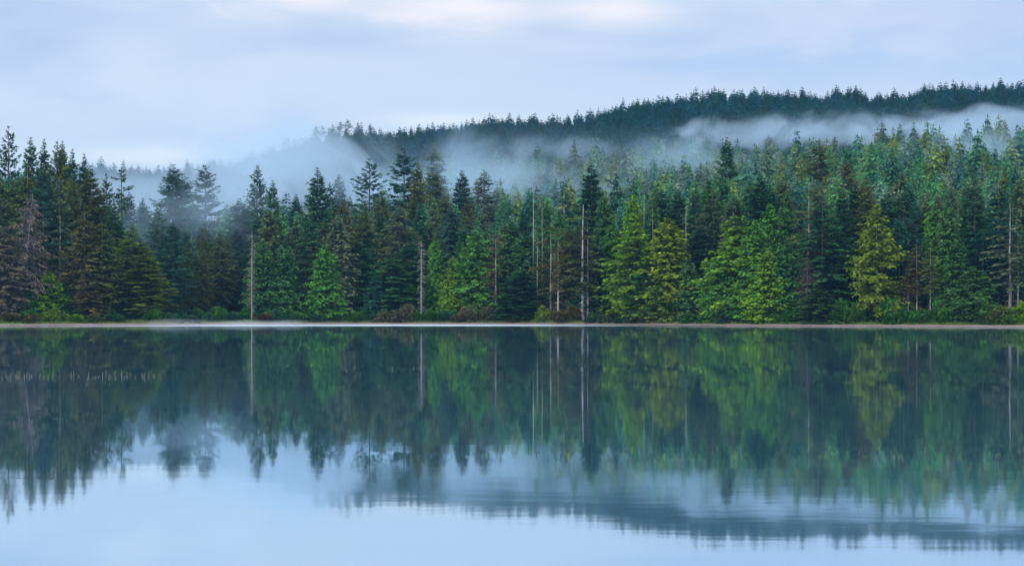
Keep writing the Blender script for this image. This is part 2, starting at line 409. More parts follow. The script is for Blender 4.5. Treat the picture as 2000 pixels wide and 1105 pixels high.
def trunk_acc(seed, H, r0, wood=None, stubs=0, stub_z=(.1, .5), stub_len=1.2, lean=0.0):
    rs = np.random.RandomState(seed + 77)
    A = Acc(); n = 14
    zz = np.linspace(-1.2, H * .995, n)
    wx = np.cumsum(rs.normal(0, .05, n)); wx -= np.linspace(wx[0], wx[-1], n)
    wy = np.cumsum(rs.normal(0, .05, n)); wy -= np.linspace(wy[0], wy[-1], n)
    rad = r0 * (1 - np.clip(zz / H, 0, 1)) ** .8 + .025
    rad[0] *= 1.5; rad[1] *= 1.1
    A.add(*tube(np.stack([wx, wy, zz], -1), rad, 8))
    for i in range(stubs):
        z = H * rs.uniform(*stub_z); az = rs.rand() * 6.28; L = stub_len * rs.uniform(.3, 1.2); dz = rs.uniform(-.5, .25)
        p0 = np.array([np.interp(z, zz, wx), np.interp(z, zz, wy), z])
        d = np.array([math.cos(az), math.sin(az), dz])
        p1 = p0 + d * L * .5; p2 = p0 + d * L + np.array([0, 0, -rs.uniform(0, .35) * L])
        A.add(*tube([p0, p1, p2], [.05, .032, .012], 4))
        if L > .9:
            d2 = d + rs.normal(0, .5, 3); A.add(*tube([p1, p1 + d2 * L * .35], [.022, .01], 3))
    if wood is not None and wood.n:
        A.add(*wood.out())
    return A

PROTO = {}
def proto(kd, variant):
    key = (kd, variant)
    if key in PROTO: return PROTO[key]
    seed = sum(ord(ch) for ch in kd) * 7 + variant * 131
    if kd == 'snag':
        H = 30.0
        A = trunk_acc(seed, H, .34, stubs=[90, 220, 30][variant % 3], stub_z=(.12, .97), stub_len=[1.5, 2.2, .8][variant % 3])
        me = mk_mesh('dead_trunk', *A.out(), M_BARK, smooth=True)
        PROTO[key] = (me, None); return PROTO[key]
    V_, q, tone, wood = crown_arrays(kd, seed)
    mi = np.zeros(len(q), int)
    if wood.n:
        wv, wq = wood.out(); wq = wq + len(V_)
        V_ = np.concatenate([V_, wv]); q = np.concatenate([q, wq]); mi = np.concatenate([mi, np.ones(len(wq), int)]); tone = np.concatenate([tone, np.zeros(len(wq))])
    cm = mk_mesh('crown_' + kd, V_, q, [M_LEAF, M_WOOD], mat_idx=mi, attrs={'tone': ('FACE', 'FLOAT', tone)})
    stubs = {'pole': 60, 'gaunt': 70, 'open': 16, 'hemlock': 14, 'flag': 45, 'lichen': 60, 'spruce': 8}.get(kd, 0)
    sz = {'pole': (.08, .6), 'flag': (.2, .9), 'lichen': (.1, .9)}.get(kd, (.03, .3))
    A = trunk_acc(seed, 30.0, .30, None, stubs, sz, 2.0 if kd in ('lichen', 'pole') else 1.3)
    tm = mk_mesh('trunk_' + kd, *A.out(), M_BARK, smooth=True)
    PROTO[key] = (tm, cm); return PROTO[key]

# foliage colours (linear albedo)
LC = {
    'dark green':      (0.036, 0.100, 0.052),
    'blackish green':  (0.018, 0.066, 0.046),
    'blue green':      (0.034, 0.098, 0.080),
    'green':           (0.052, 0.132, 0.048),
    'bright green':    (0.070, 0.190, 0.034),
    'yellow green':    (0.105, 0.215, 0.022),
    'golden green':    (0.150, 0.205, 0.024),
    'olive green':     (0.085, 0.115, 0.034),
    'slate green':     (0.075, 0.110, 0.085),
    'deep teal':       (0.013, 0.080, 0.098),
    'mossy olive':     (0.105, 0.155, 0.036),
    'grey green':      (0.085, 0.125, 0.070),
    'brownish olive':  (0.100, 0.096, 0.040),
    'grey brown':      (0.125, 0.108, 0.090),
    'mauve grey':      (0.165, 0.145, 0.150),
}
NOUN = {'fir': ('fir_tree', 'fir'), 'spruce': ('spruce_tree', 'spruce'), 'open': ('spruce_tree', 'open-branched spruce'), 'cedar': ('cedar_tree', 'bushy cedar'),
        'hemlock': ('hemlock_tree', 'feathery hemlock'), 'layer': ('fir_tree', 'broad layered fir'), 'pole': ('pine_tree', 'thin-crowned pine'),
        'ragged': ('cedar_tree', 'ragged cedar'), 'gaunt': ('pine_tree', 'gaunt pine'), 'flag': ('pine_tree', 'tufted pine'), 'lichen': ('dying_tree', 'dying conifer'), 'snag': ('dead_tree', 'bare dead trunk')}
rnd = random.Random(11)
TREES = []     # dicts
def plant(kd, x, y, H, Wm, colname, variant, lean=(0, 0), bark=None, jitter=True, label=None, tw=1.0, zoff=0.0):
    tm, cm = proto(kd, variant)
    z = float(ground(x, y)) + zoff
    name = NOUN[kd][0]
    root = link(name, None, loc=(x, y, z)); root.empty_display_size = 1
    s = H / 30.0
    k = KINDS.get(kd)
    sx = (Wm / (2 * k['R'] * .82)) if k else s
    if k: root.scale = (sx, sx, s)
    else: root.scale = (Wm, Wm, s)
    root.rotation_euler = (lean[0], lean[1], rnd.uniform(0, 6.28)) if lean == (0, 0) else (lean[0], lean[1], 0)
    tr = link('trunk', tm, root)
    bk = bark or (0.16, 0.145, 0.15)
    tr.color = (*bk, 1)
    if k: tr.scale = (s / sx * tw, s / sx * tw, 1)
    if cm:
        cr = link('crown', cm, root)
        c = LC[colname]
        if jitter:
            f = rnd.uniform(.85, 1.15); c = (c[0] * f * rnd.uniform(.9, 1.12), c[1] * f, c[2] * f * rnd.uniform(.88, 1.12))
        cr.color = (*c, 1)
    root['category'] = 'dead tree' if kd == 'snag' else 'tree'
    TREES.append(dict(o=root, kd=kd, col=colname, px=1000 + F * x / y, x=x, y=y, ytop=HZ - (z + H - CAMH) / y * F, label=label))
    return root
def hero(px, ytop, w, kd, col, d, v=None, bark=None, lean=(0, 0), label=None, tw=1.0):
    """px, ytop as seen in the photograph; d metres behind the shoreline"""
    if 296 < px < 482 and kd != "snag": d += 34
    Y = float(interp(SHORE, px)) + d + 7
    x = P(px, Y); z = float(ground(x, Y))
    H = ztop(ytop, Y) - z
    Wm = w * {'cedar': .95, 'layer': .95}.get(kd, 1.12) / F * Y if kd != 'snag' else w
    plant(kd, x, Y, H, Wm, col, rnd.randrange(3) if v is None else v, lean, bark, label=label, tw=tw)

PALE = (0.33, 0.30, 0.30); GREYB = (0.28, 0.26, 0.28)
# ---- left headland
hero(17, 243, 56, 'open', 'blackish green', 62, label='tall sparse spruce with see-through branches at the left edge, topping the headland')
hero(60, 266, 50, 'fir', 'dark green', 55)
hero(86, 270, 44, 'fir', 'dark green', 60)
hero(112, 273, 56, 'spruce', 'olive green', 45)
hero(122, 274, 44, 'fir', 'dark green', 66)
hero(141, 290, 46, 'fir', 'dark green', 52)
hero(164, 299, 40, 'fir', 'dark green', 54)
hero(177, 322, 60, 'fir', 'olive green', 44)
hero(208, 334, 40, 'open', 'dark green', 56)
hero(237, 327, 30, 'flag', 'dark green', 40, bark=(.12, .12, .13), label='bare-trunked pine with a flattened tufted top, right end of the headland skyline')
hero(54, 322, 62, 'hemlock', 'olive green', 36, bark=GREYB)
hero(28, 345, 70, 'hemlock', 'olive green', 32)
hero(84, 330, 60, 'hemlock', 'olive green', 34)
hero(5, 385, 80, 'hemlock', 'grey green', 18)
hero(8, 440, 80, 'hemlock', 'grey brown', 10)
hero(36, 375, 84, 'lichen', 'mauve grey', 13, lean=(0, R_(6.5)), bark=GREYB, label='leaning dying conifer hung with pale mauve lichen on the headland')
hero(24, 500, 66, 'lichen', 'mauve grey', 11, bark=GREYB)
hero(64, 420, 60, 'hemlock', 'olive green', 22)
hero(115, 345, 54, 'hemlock', 'grey green', 26, bark=GREYB)
hero(118, 420, 8, 'pole', 'olive green', 20, bark=GREYB)
hero(142, 338, 56, 'hemlock', 'olive green', 32)
hero(165, 412, 74, 'hemlock', 'brownish olive', 14, bark=GREYB)
hero(166, 500, 44, 'lichen', 'grey brown', 12, bark=PALE)
hero(200, 432, 74, 'hemlock', 'olive green', 14, bark=GREYB)
hero(192, 365, 66, 'fir', 'olive green', 34)
hero(222, 400, 56, 'spruce', 'dark green', 30)
hero(236, 472, 56, 'cedar', 'bright green', 26)
hero(246, 560, 56, 'fir', 'dark green', 14)
hero(258, 436, 76, 'hemlock', 'mossy olive', 18)
hero(272, 462, 66, 'fir', 'olive green', 20)
hero(298, 545, 70, 'hemlock', 'olive green', 10, bark=GREYB)
hero(284, 492, 76, 'fir', 'mossy olive', 14)
hero(96, 528, 76, 'cedar', 'yellow green', 10, label='low yellow-green cedar bush-tree at the foot of the headland forest')
hero(125, 560, 60, 'cedar', 'green', 12)
hero(60, 560, 50, 'cedar', 'green', 9)
hero(148, 430, 60, 'fir', 'dark green', 30)
hero(95, 430, 60, 'fir', 'blackish green', 30)
hero(180, 540, 60, 'hemlock', 'brownish olive', 10)
# ---- bay, left of centre
hero(338, 320, 84, 'spruce', 'blue green', 46, label='tall broad blue-green spruce, biggest beside the headland in the bay')
hero(357, 338, 78, 'spruce', 'blue green', 52)
hero(400, 318, 74, 'open', 'blue green', 110, label='tall spruce fading into mist behind the bay')
hero(313, 395, 34, 'pole', 'dark green', 30, bark=PALE)
hero(303, 420, 60, 'fir', 'dark green', 38)
hero(252, 374, 44, 'fir', 'blue green', 120)
hero(279, 386, 40, 'fir', 'blue green', 125)
hero(468, 387, 84, 'spruce', 'dark green', 28, bark=GREYB)
hero(372, 500, 120, 'layer', 'blue green', 8)
hero(340, 440, 90, 'layer', 'blackish green', 20)
hero(398, 430, 54, 'hemlock', 'grey green', 24)
hero(420, 462, 50, 'hemlock', 'green', 20)
hero(446, 490, 80, 'layer', 'blackish green', 12)
hero(492, 450, .62, 'snag', '', 5, v=1, bark=PALE, label='pale dead trunk with short stubs standing alone on the bay shore')
hero(503, 320, 54, 'spruce', 'dark green', 62)
hero(533, 350, 46, 'spruce', 'dark green', 40, bark=PALE)
hero(525, 410, 84, 'cedar', 'grey green', 18)
hero(512, 470, 70, 'cedar', 'green', 9)
hero(556, 470, 76, 'cedar', 'green', 10)
hero(620, 326, 64, 'fir', 'dark green', 58, v=0, label='tall dark pointed fir, tallest between the bay snag and the open-branched spruce')
hero(604, 425, 90, 'layer', 'dark green', 14)
hero(645, 352, 44, 'open', 'dark green', 62)
hero(662, 340, 44, 'fir', 'blue green', 170)
hero(578, 378, 42, 'fir', 'blue green', 120)
hero(670, 386, 54, 'hemlock', 'brownish olive', 34)
hero(632, 430, 60, 'hemlock', 'grey green', 24)
hero(660, 420, 92, 'cedar', 'grey green', 12)
hero(634, 478, 78, 'cedar', 'bright green', 6, label='bright green cedar down to the shore in front of two grey-green ones')
hero(722, 307, 80, 'open', 'blue green', 60, v=1, label='tall open-branched spruce with level limbs against the mist')
hero(712, 400, 60, 'hemlock', 'olive green', 30)
hero(700, 470, 80, 'fir', 'dark green', 16)
hero(745, 365, 46, 'hemlock', 'olive green', 50)
# ---- centre
hero(788, 283, 84, 'open', 'blue green', 84, v=2)
hero(816, 312, 44, 'fir', 'olive green', 70)
hero(848, 278, 60, 'hemlock', 'grey green', 150)
hero(845, 325, 80, 'hemlock', 'grey green', 110)
hero(903, 332, 60, 'fir', 'blue green', 95)
hero(945, 330, 76, 'hemlock', 'grey green', 130)
hero(780, 400, 88, 'hemlock', 'grey green', 22)
hero(765, 500, 100, 'layer', 'green', 10)
hero(800, 470, 70, 'fir', 'dark green', 16)
hero(733, 535, 50, 'cedar', 'blue green', 6)
hero(823, 468, .66, 'snag', '', 4, v=1, bark=PALE, label='pale dead trunk with drooping broken branches left of the bright cedars')
hero(850, 460, 46, 'cedar', 'bright green', 14, v=1)
hero(885, 398, 76, 'hemlock', 'blue green', 30)
hero(868, 380, 60, 'hemlock', 'grey green', 60)
hero(915, 386, 54, 'hemlock', 'brownish olive', 44)
hero(930, 446, 80, 'ragged', 'bright green', 10, v=0)
hero(885, 500, 56, 'cedar', 'yellow green', 8)
hero(955, 462, 56, 'cedar', 'green', 12)
hero(968, 448, 50, 'gaunt', 'brownish olive', 6, bark=GREYB)
hero(905, 440, 60, 'cedar', 'green', 20)
hero(1000, 430, 84, 'cedar', 'green', 16)
hero(1022, 402, 30, 'fir', 'blackish green', 34)
hero(1042, 346, .75, 'snag', '', 14, v=2, bark=PALE, label='tallest thin bare dead trunk, a needle rising above the central trees')
hero(1059, 400, .6, 'snag', '', 18, v=2, bark=PALE)
hero(1050, 462, .6, 'snag', '', 9, v=2, bark=PALE)
hero(1103, 347, 40, 'pole', 'blue green', 34, bark=PALE, v=0)
hero(1155, 316, 66, 'fir', 'blackish green', 40, v=1, label='tall dense dark pointed fir standing above the centre of the shore')
hero(1068, 392, 60, 'cedar', 'green', 30)
hero(1092, 410, 60, 'cedar', 'green', 24)
hero(1076, 432, 84, 'gaunt', 'brownish olive', 8, tw=1.3, bark=PALE)
hero(1090, 470, 30, 'pole', 'brownish olive', 5, bark=(.55, .52, .5), label='olive-brown pine with a bright white lower trunk on the point')
hero(1116, 440, 80, 'hemlock', 'brownish olive', 12)
hero(1026, 450, 84, 'cedar', 'green', 14)
hero(1020, 530, 80, 'fir', 'dark green', 7)
hero(1139, 398, 104, 'gaunt', 'olive green', 5, v=2, tw=1.4, bark=(.50, .47, .50), label='olive-crowned pine with the thick pale grey trunk on the central point')
hero(1148, 440, 60, 'gaunt', 'olive green', 6, v=1, bark=(.45, .43, .44), label='thinner pale trunk pine pressed against the thick grey trunk')
hero(1180, 383, 76, 'cedar', 'green', 26)
hero(1194, 440, 76, 'cedar', 'bright green', 16)
hero(1165, 480, 90, 'hemlock', 'blackish green', 12)
hero(1237, 380, 76, 'cedar', 'yellow green', 14, v=2)
hero(1240, 435, 108, 'ragged', 'yellow green', 5, v=0, label='broad yellow-green cedar left of the golden cedar')
hero(1304, 425, 124, 'cedar', 'golden green', 8, v=1, label='rounded golden-yellow cedar near the centre right of the shore')
hero(1272, 500, 90, 'layer', 'green', 4)
hero(1345, 505, 70, 'cedar', 'green', 7)
hero(1258, 366, .6, 'snag', '', 30, v=2, bark=PALE)
hero(1275, 404, .6, 'snag', '', 26, v=2, bark=PALE)
hero(1340, 404, .7, 'snag', '', 22, v=2, bark=PALE)
hero(1291, 370, 62, 'fir', 'blackish green', 46)
hero(1324, 370, 66, 'fir', 'dark green', 44)
hero(1370, 440, 80, 'fir', 'dark green', 24)
# ---- right of centre
hero(1420, 267, 56, 'spruce', 'dark green', 130, v=1, bark=PALE, label='tall dark spruce with a spire top standing above the slope right of centre')
hero(1385, 352, 88, 'cedar', 'green', 44)
hero(1416, 346, 80, 'cedar', 'green', 50)
hero(1440, 420, 118, 'ragged', 'yellow green', 10)
hero(1405, 500, 76, 'cedar', 'bright green', 5)
hero(1465, 352, 80, 'cedar', 'green', 44)
hero(1495, 376, 70, 'cedar', 'bright green', 30)
hero(1475, 430, 100, 'cedar', 'bright green', 8)
hero(1503, 396, 76, 'cedar', 'bright green', 16)
hero(1500, 490, 90, 'cedar', 'yellow green', 5)
hero(1536, 372, 66, 'cedar', 'green', 22)
hero(1535, 470, 84, 'cedar', 'green', 7)
hero(1580, 356, 76, 'gaunt', 'olive green', 14, v=0, bark=PALE)
hero(1577, 500, 50, 'lichen', 'grey brown', 6, bark=GREYB)
hero(1606, 392, 120, 'layer', 'dark green', 12, label='broad dark layered fir with sweeping shelves beside the olive pine')
hero(1640, 450, 96, 'layer', 'blackish green', 16)
hero(1600, 562, 90, 'layer', 'green', 3)
hero(1597, 274, 84, 'hemlock', 'olive green', 150, bark=PALE)
hero(1655, 312, 72, 'hemlock', 'brownish olive', 100)
hero(1690, 362, 64, 'hemlock', 'grey brown', 60)
hero(1715, 395, 60, 'hemlock', 'olive green', 30)
hero(1712, 396, 80, 'ragged', 'golden green', 5, v=2, bark=(.4, .38, .38), label='tall golden-yellow cedar with twin pale trunks on the right-hand shore')
hero(1757, 420, 50, 'fir', 'blue green', 10)
hero(1781, 428, 56, 'fir', 'blue green', 14)
hero(1790, 476, 48, 'pole', 'brownish olive', 5, v=1, bark=PALE)
hero(1817, 482, 40, 'pole', 'olive green', 5, v=0, bark=PALE)
hero(1774, 530, 44, 'pole', 'brownish olive', 4, v=2, bark=GREYB)
hero(1826, 398, 70, 'cedar', 'bright green', 20)
hero(1852, 390, 80, 'cedar', 'green', 16)
hero(1870, 470, 90, 'cedar', 'green', 9)
hero(1902, 520, 100, 'cedar', 'green', 5)
hero(1905, 380, 96, 'layer', 'dark green', 20)
hero(1950, 362, 90, 'layer', 'blackish green', 18)
hero(1920, 450, 100, 'layer', 'blackish green', 12)
hero(1972, 396, 80, 'gaunt', 'grey green', 8, tw=1.3, v=1, bark=PALE)
hero(1988, 450, 60, 'pole', 'grey green', 9, v=0, bark=PALE)
hero(1962, 326, 56, 'cedar', 'olive green', 70)
hero(1993, 345, 70, 'hemlock', 'olive green', 50)
hero(1762, 338, 80, 'cedar', 'grey green', 70)
hero(1720, 400, 60, 'fir', 'dark green', 36)
hero(1680, 470, 80, 'fir', 'blackish green', 22)
hero(1745, 470, 80, 'fir', 'blackish green', 24)
# ridge pines standing over the mist, on the far ridge
for (px, yt) in ((618, 246), (630, 246), (664, 238), (680, 234), (699, 238), (723, 240), (646, 250), (560, 268), (575, 270), (590, 268)):
    Y = YF - 10
    x = P(px, Y); z = float(ground(x, Y)); H = ztop(yt, Y) - z
    plant('flag' if px % 2 == 0 else 'open', x, Y, H, 17 / F * Y, 'blue green', rnd.randrange(3))
n_hero = len(TREES)

# ---- fillers
FILL = [(-900, 330), (0, 320), (120, 335), (170, 365), (210, 410), (250, 450), (300, 480), (330, 430), (420, 455), (470, 430), (520, 420), (600, 425), (700, 420), (760, 400), (850, 385), (900, 400), (1000, 420), (1060, 425), (1130, 410), (1250, 400), (1350, 360), (1500, 340), (1700, 350), (1850, 350), (2000, 345), (2900, 345)]
rs = np.random.RandomState(5)
def scatter(y0, y1, spacing, pxr):
    pts = []
    Y = y0
    while Y < y1:
        x0, x1 = P(pxr[0], Y), P(pxr[1], Y)
        n = int((x1 - x0) / spacing)
        xs = np.linspace(x0, x1, n) + rs.uniform(-.5, .5, n) * spacing
        ysv = Y + rs.uniform(-.5, .5, n) * spacing
        pts.append(np.stack([xs, ysv], -1)); Y += spacing * .9
    return np.concatenate(pts)
cand = np.concatenate([scatter(300, 470, 6.6, (-260, 2260)), scatter(475, YM + 25, 8.2, (-260, 2260))])
px = 1000 + F * cand[:, 0] / cand[:, 1]
d = cand[:, 1] - interp(SHORE, px)
cand = cand[d > 33]; px = px[d > 33]; d = d[d > 33]
cand_z = ground(cand[:, 0], cand[:, 1])
Hh = np.where(cand[:, 1] > 472, rs.normal(26, 5, len(cand)).clip(13, 38), rs.uniform(19, 31, len(cand)))
yt = HZ - (cand_z + Hh - CAMH) / cand[:, 1] * F
lim = interp(FILL, px) + rs.uniform(-5, 45, len(cand))
near = d < 110
adj = near
Hn = ztop(lim, cand[:, 1]) - cand_z
Hh = np.where(adj, np.clip(Hn, 14, 42), Hh)
# in the near belt, let the fill trees match the photographed canopy line
order = np.argsort(cand[:, 1] - interp(SHORE, px))
inview = (px > -10) & (px < 2010)
N_IND = 300 - n_hero
# front density: drop a share of the closest so that heroes stay readable
ind = [i for i in order if inview[i] and rs.rand() < 0.62][:N_IND]
indset = set(ind)
dmax = max(d[i] for i in ind)
def fill_style(pxv, dv, r):
    right = pxv > 1250
    if r < .30: return ('fir', 'dark green')
    if r < .42: return ('fir', 'blackish green')
    if r < .58: return ('hemlock', 'grey green')
    if r < .70: return ('hemlock', 'olive green')
    if r < .84: return ('cedar', 'green') if right else ('spruce', 'blue green')
    if r < .92: return ('cedar', 'grey green')
    return ('spruce', 'dark green')
for i in ind:
    kd, cn = fill_style(px[i], d[i], rs.rand())
    H = Hh[i]
    plant(kd, cand[i, 0], cand[i, 1], H, H * rs.uniform(.24, .33), cn, rs.randint(3))

# ---- far and mid forest, one mass each (stuff)
def tier_tree(kd, seed, tiers, nb):
    rs = np.random.RandomState(seed); R0 = KINDS[kd]['R']; H = 30.0; Vs = []; T = []
    f = PROF[KINDS[kd]['prof']]
    for i in range(tiers):
        t_ = (i + rs.uniform(-.2, .2)) / tiers; t_ = min(max(t_, 0), .985)
        n = nb if t_ < .8 else max(4, nb - 2)
        R = max(R0 * float(f(np.float64(t_))), .5)
        az = rs.rand() * 6.28 + np.arange(n) / n * 6.283 + rs.normal(0, .2, n)
        L = R * rs.uniform(.6, 1.25, n) * (1 + .2 * np.sin(az * 2 + i))
        dz = rs.uniform(-1.15, -.45, n)
        p = np.stack([np.zeros(n), np.zeros(n), np.full(n, t_ * H + R * .65) + rs.uniform(-.3, .3, n)], -1)
        D = np.stack([np.cos(az), np.sin(az), dz], -1)
        Vs.append(kite(p, D, L * 1.1, 6.283 * L / n * .62, rs)); T.append(np.clip(rs.normal(.4, .18, n), 0, 1))
        # loose sprays at the branch ends break the outline
        m = n; a2 = rs.rand(m) * 6.283; r2 = R * rs.uniform(.55, 1.0, m)
        p = np.stack([r2 * np.cos(a2), r2 * np.sin(a2), np.full(m, t_ * H) + rs.uniform(-.6, .6, m)], -1)
        D = np.stack([np.cos(a2), np.sin(a2), rs.uniform(-.8, .5, m)], -1)
        Vs.append(kite(p, D, np.clip(R * .35, .5, 1.3) * rs.uniform(.7, 1.3, m), np.full(m, .55), rs)); T.append(np.clip(rs.normal(.55, .2, m), 0, 1))
    p = np.array([[0, 0, H * .94]] * 2); Vs.append(kite(p, np.array([[0, 0, 1.], [.04, 0, 1]]), np.array([2.2, 2.0]), np.array([.35, .3]), rs)); T.append(np.array([.3, .3]))
    return np.concatenate(Vs).astype(np.float32), np.concatenate(T).astype(np.float32)
def forest(name, label, pts, zs, Hs, lod, cols, kinds, seed, wr=(.26, .40), gain=1.75):
    rs2 = np.random.RandomState(seed)
    protos = []
    for kd in kinds:
        for v in range(4):
            V_, tone = tier_tree(kd, 900 + v * 17 + len(kd), *lod)
            protos.append((V_.astype(np.float32), tone.astype(np.float32), KINDS[kd]['R']))
    Vs = []; T = []; C = []
    for (x, y), z, H in zip(pts, zs, Hs):
        V_, tone, R0 = protos[rs2.randint(len(protos))]
        a = rs2.rand() * 6.283; ca, sa = math.cos(a), math.sin(a)
        w = H * rs2.uniform(*wr) / (2 * R0 * .82); s = H / 30
        v = np.empty_like(V_)
        v[:, 0] = (V_[:, 0] * ca - V_[:, 1] * sa) * w + x
        v[:, 1] = (V_[:, 0] * sa + V_[:, 1] * ca) * w + y
        v[:, 2] = V_[:, 2] * s + z
        c = np.array(LC[cols[rs2.randint(len(cols))]]) * gain * rs2.uniform(.6, 1.3) * np.array([rs2.uniform(.75, 1.02), 1, rs2.uniform(.9, 1.3)])
        Vs.append(v); T.append(tone); C.append(np.broadcast_to(np.append(c, 1).astype(np.float32), (len(tone), 4)))
    Vs = np.concatenate(Vs); q = np.arange(len(Vs), dtype=np.int32).reshape(-1, 4)
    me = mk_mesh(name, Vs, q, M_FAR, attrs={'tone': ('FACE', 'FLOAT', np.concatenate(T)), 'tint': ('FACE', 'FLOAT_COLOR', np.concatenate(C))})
    o = link(name, me); tag(o, label, 'forest', kind='stuff')
    print(name, len(pts), 'trees', len(q), 'quads'); return o
rest = np.array([i for i in range(len(cand)) if i not in indset and (d[i] > 45 or not inview[i])])
yrest = cand[rest, 1]
a = rest[yrest < 520]; b = rest[yrest >= 520]
forest('slope_forest', 'dense conifer forest covering the lower slope behind the shore trees', cand[a], cand_z[a], Hh[a], (30, 9),
       ['dark green', 'grey green', 'slate green', 'olive green', 'dark green', 'green', 'blackish green'], ['fir', 'hemlock', 'cedar'], 21)
forest('hillside_forest', 'grey-green forest on the middle hillside below the band of mist', cand[b], cand_z[b], Hh[b], (24, 8),
       ['slate green', 'grey green', 'dark green', 'slate green', 'blue green', 'dark green', 'olive green'], ['fir', 'hemlock', 'spruce'], 22)
fp = scatter(1110, 1390, 6.6, (-260, 2260))
fz = ground(fp[:, 0], fp[:, 1]); fh = rs.normal(23, 4, len(fp)).clip(12, 34)
forest('ridge_forest', 'dark blue-green forest on the far ridge above the mist', fp, fz, fh, (17, 7), ['deep teal', 'deep teal', 'blackish green'], ['fir', 'spruce', 'hemlock'], 23, (.36, .52), .8)

up_ = np.concatenate([scatter(750, 930, 8.6, (-260, 2260)), scatter(935, 1105, 8.6, (-260, 2260))])
uz = ground(up_[:, 0], up_[:, 1]); uh = rs.normal(24, 4.5, len(up_)).clip(12, 35)
forest('upper_slope_forest', 'dim conifer forest on the upper slope showing through the mist', up_, uz, uh, (18, 7), ['slate green', 'dark green', 'blue green', 'deep teal', 'grey green'], ['fir', 'spruce', 'hemlock'], 24, (.30, .44), 1.1)

# ------------------------------------------------------------------ shore plants
def bush_mesh(seed, n=1500, lw=.16):
    rs = np.random.RandomState(seed)
    cl = rs.normal(0, 1, (14, 3)); cl /= np.linalg.norm(cl, axis=1, keepdims=True); cl *= rs.uniform(.3, .8, (14, 1)); cl[:, 2] = np.abs(cl[:, 2])
    k = rs.randint(14, size=n); off = rs.normal(0, 1, (n, 3)); off /= np.linalg.norm(off, axis=1, keepdims=True)
    rr = rs.uniform(.75, 1.05, (n, 1)) * rs.uniform(.22, .42, 14)[k][:, None]
    p = cl[k] + off * rr; p[:, 2] = np.maximum(p[:, 2], 0.02)
    D = off + np.array([0, 0, .2]) + rs.normal(0, .5, (n, 3))
    V_ = kite(p, D, rs.uniform(.1, .24, n), rs.uniform(.6, 1.2, n) * lw, rs)
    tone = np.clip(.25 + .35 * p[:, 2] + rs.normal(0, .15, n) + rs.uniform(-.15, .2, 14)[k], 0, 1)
    return mk_mesh('bush_leaves', V_, np.arange(len(V_)).reshape(-1, 4), M_LEAF, attrs={'tone': ('FACE', 'FLOAT', tone)})
def stem_mesh(seed):
    rs = np.random.RandomState(seed); A = Acc()
    for i in range(9):
        az = rs.rand() * 6.28; r = rs.uniform(.2, .7)
        A.add(*tube([(0, 0, -.1), (r * .4 * math.cos(az), r * .4 * math.sin(az), .4), (r * math.cos(az), r * math.sin(az), rs.uniform(.6, 1.0))], [.03, .02, .006], 4))
    return mk_mesh('bush_stems', *A.out(), M_BARK, smooth=True)
BM = [bush_mesh(s) for s in (1, 2, 3)]; SM = [stem_mesh(s) for s in (1, 2)]
BUSH = []
def bush(px, d, w, h, col, cn):
    Y = float(interp(SHORE, px)) + d; x = P(px, Y)
    r = link('bush', None, loc=(x, Y, float(ground(x, Y)) - .05)); r.scale = (w / 2, w / 2, h); r.rotation_euler[2] = rnd.uniform(0, 6.28)
    s = link('stems', rnd.choice(SM), r); s.color = (.12, .1, .09, 1)
    l = link('leaves', rnd.choice(BM), r); l.color = (*col, 1)
    r['category'] = 'bush'; BUSH.append((px, r, cn, h))
GB = (0.035, 0.12, 0.022); YB = (0.09, 0.17, 0.02); BB = (0.085, 0.088, 0.05); TB = (0.03, 0.085, 0.045); OB = (.07, .08, .03)
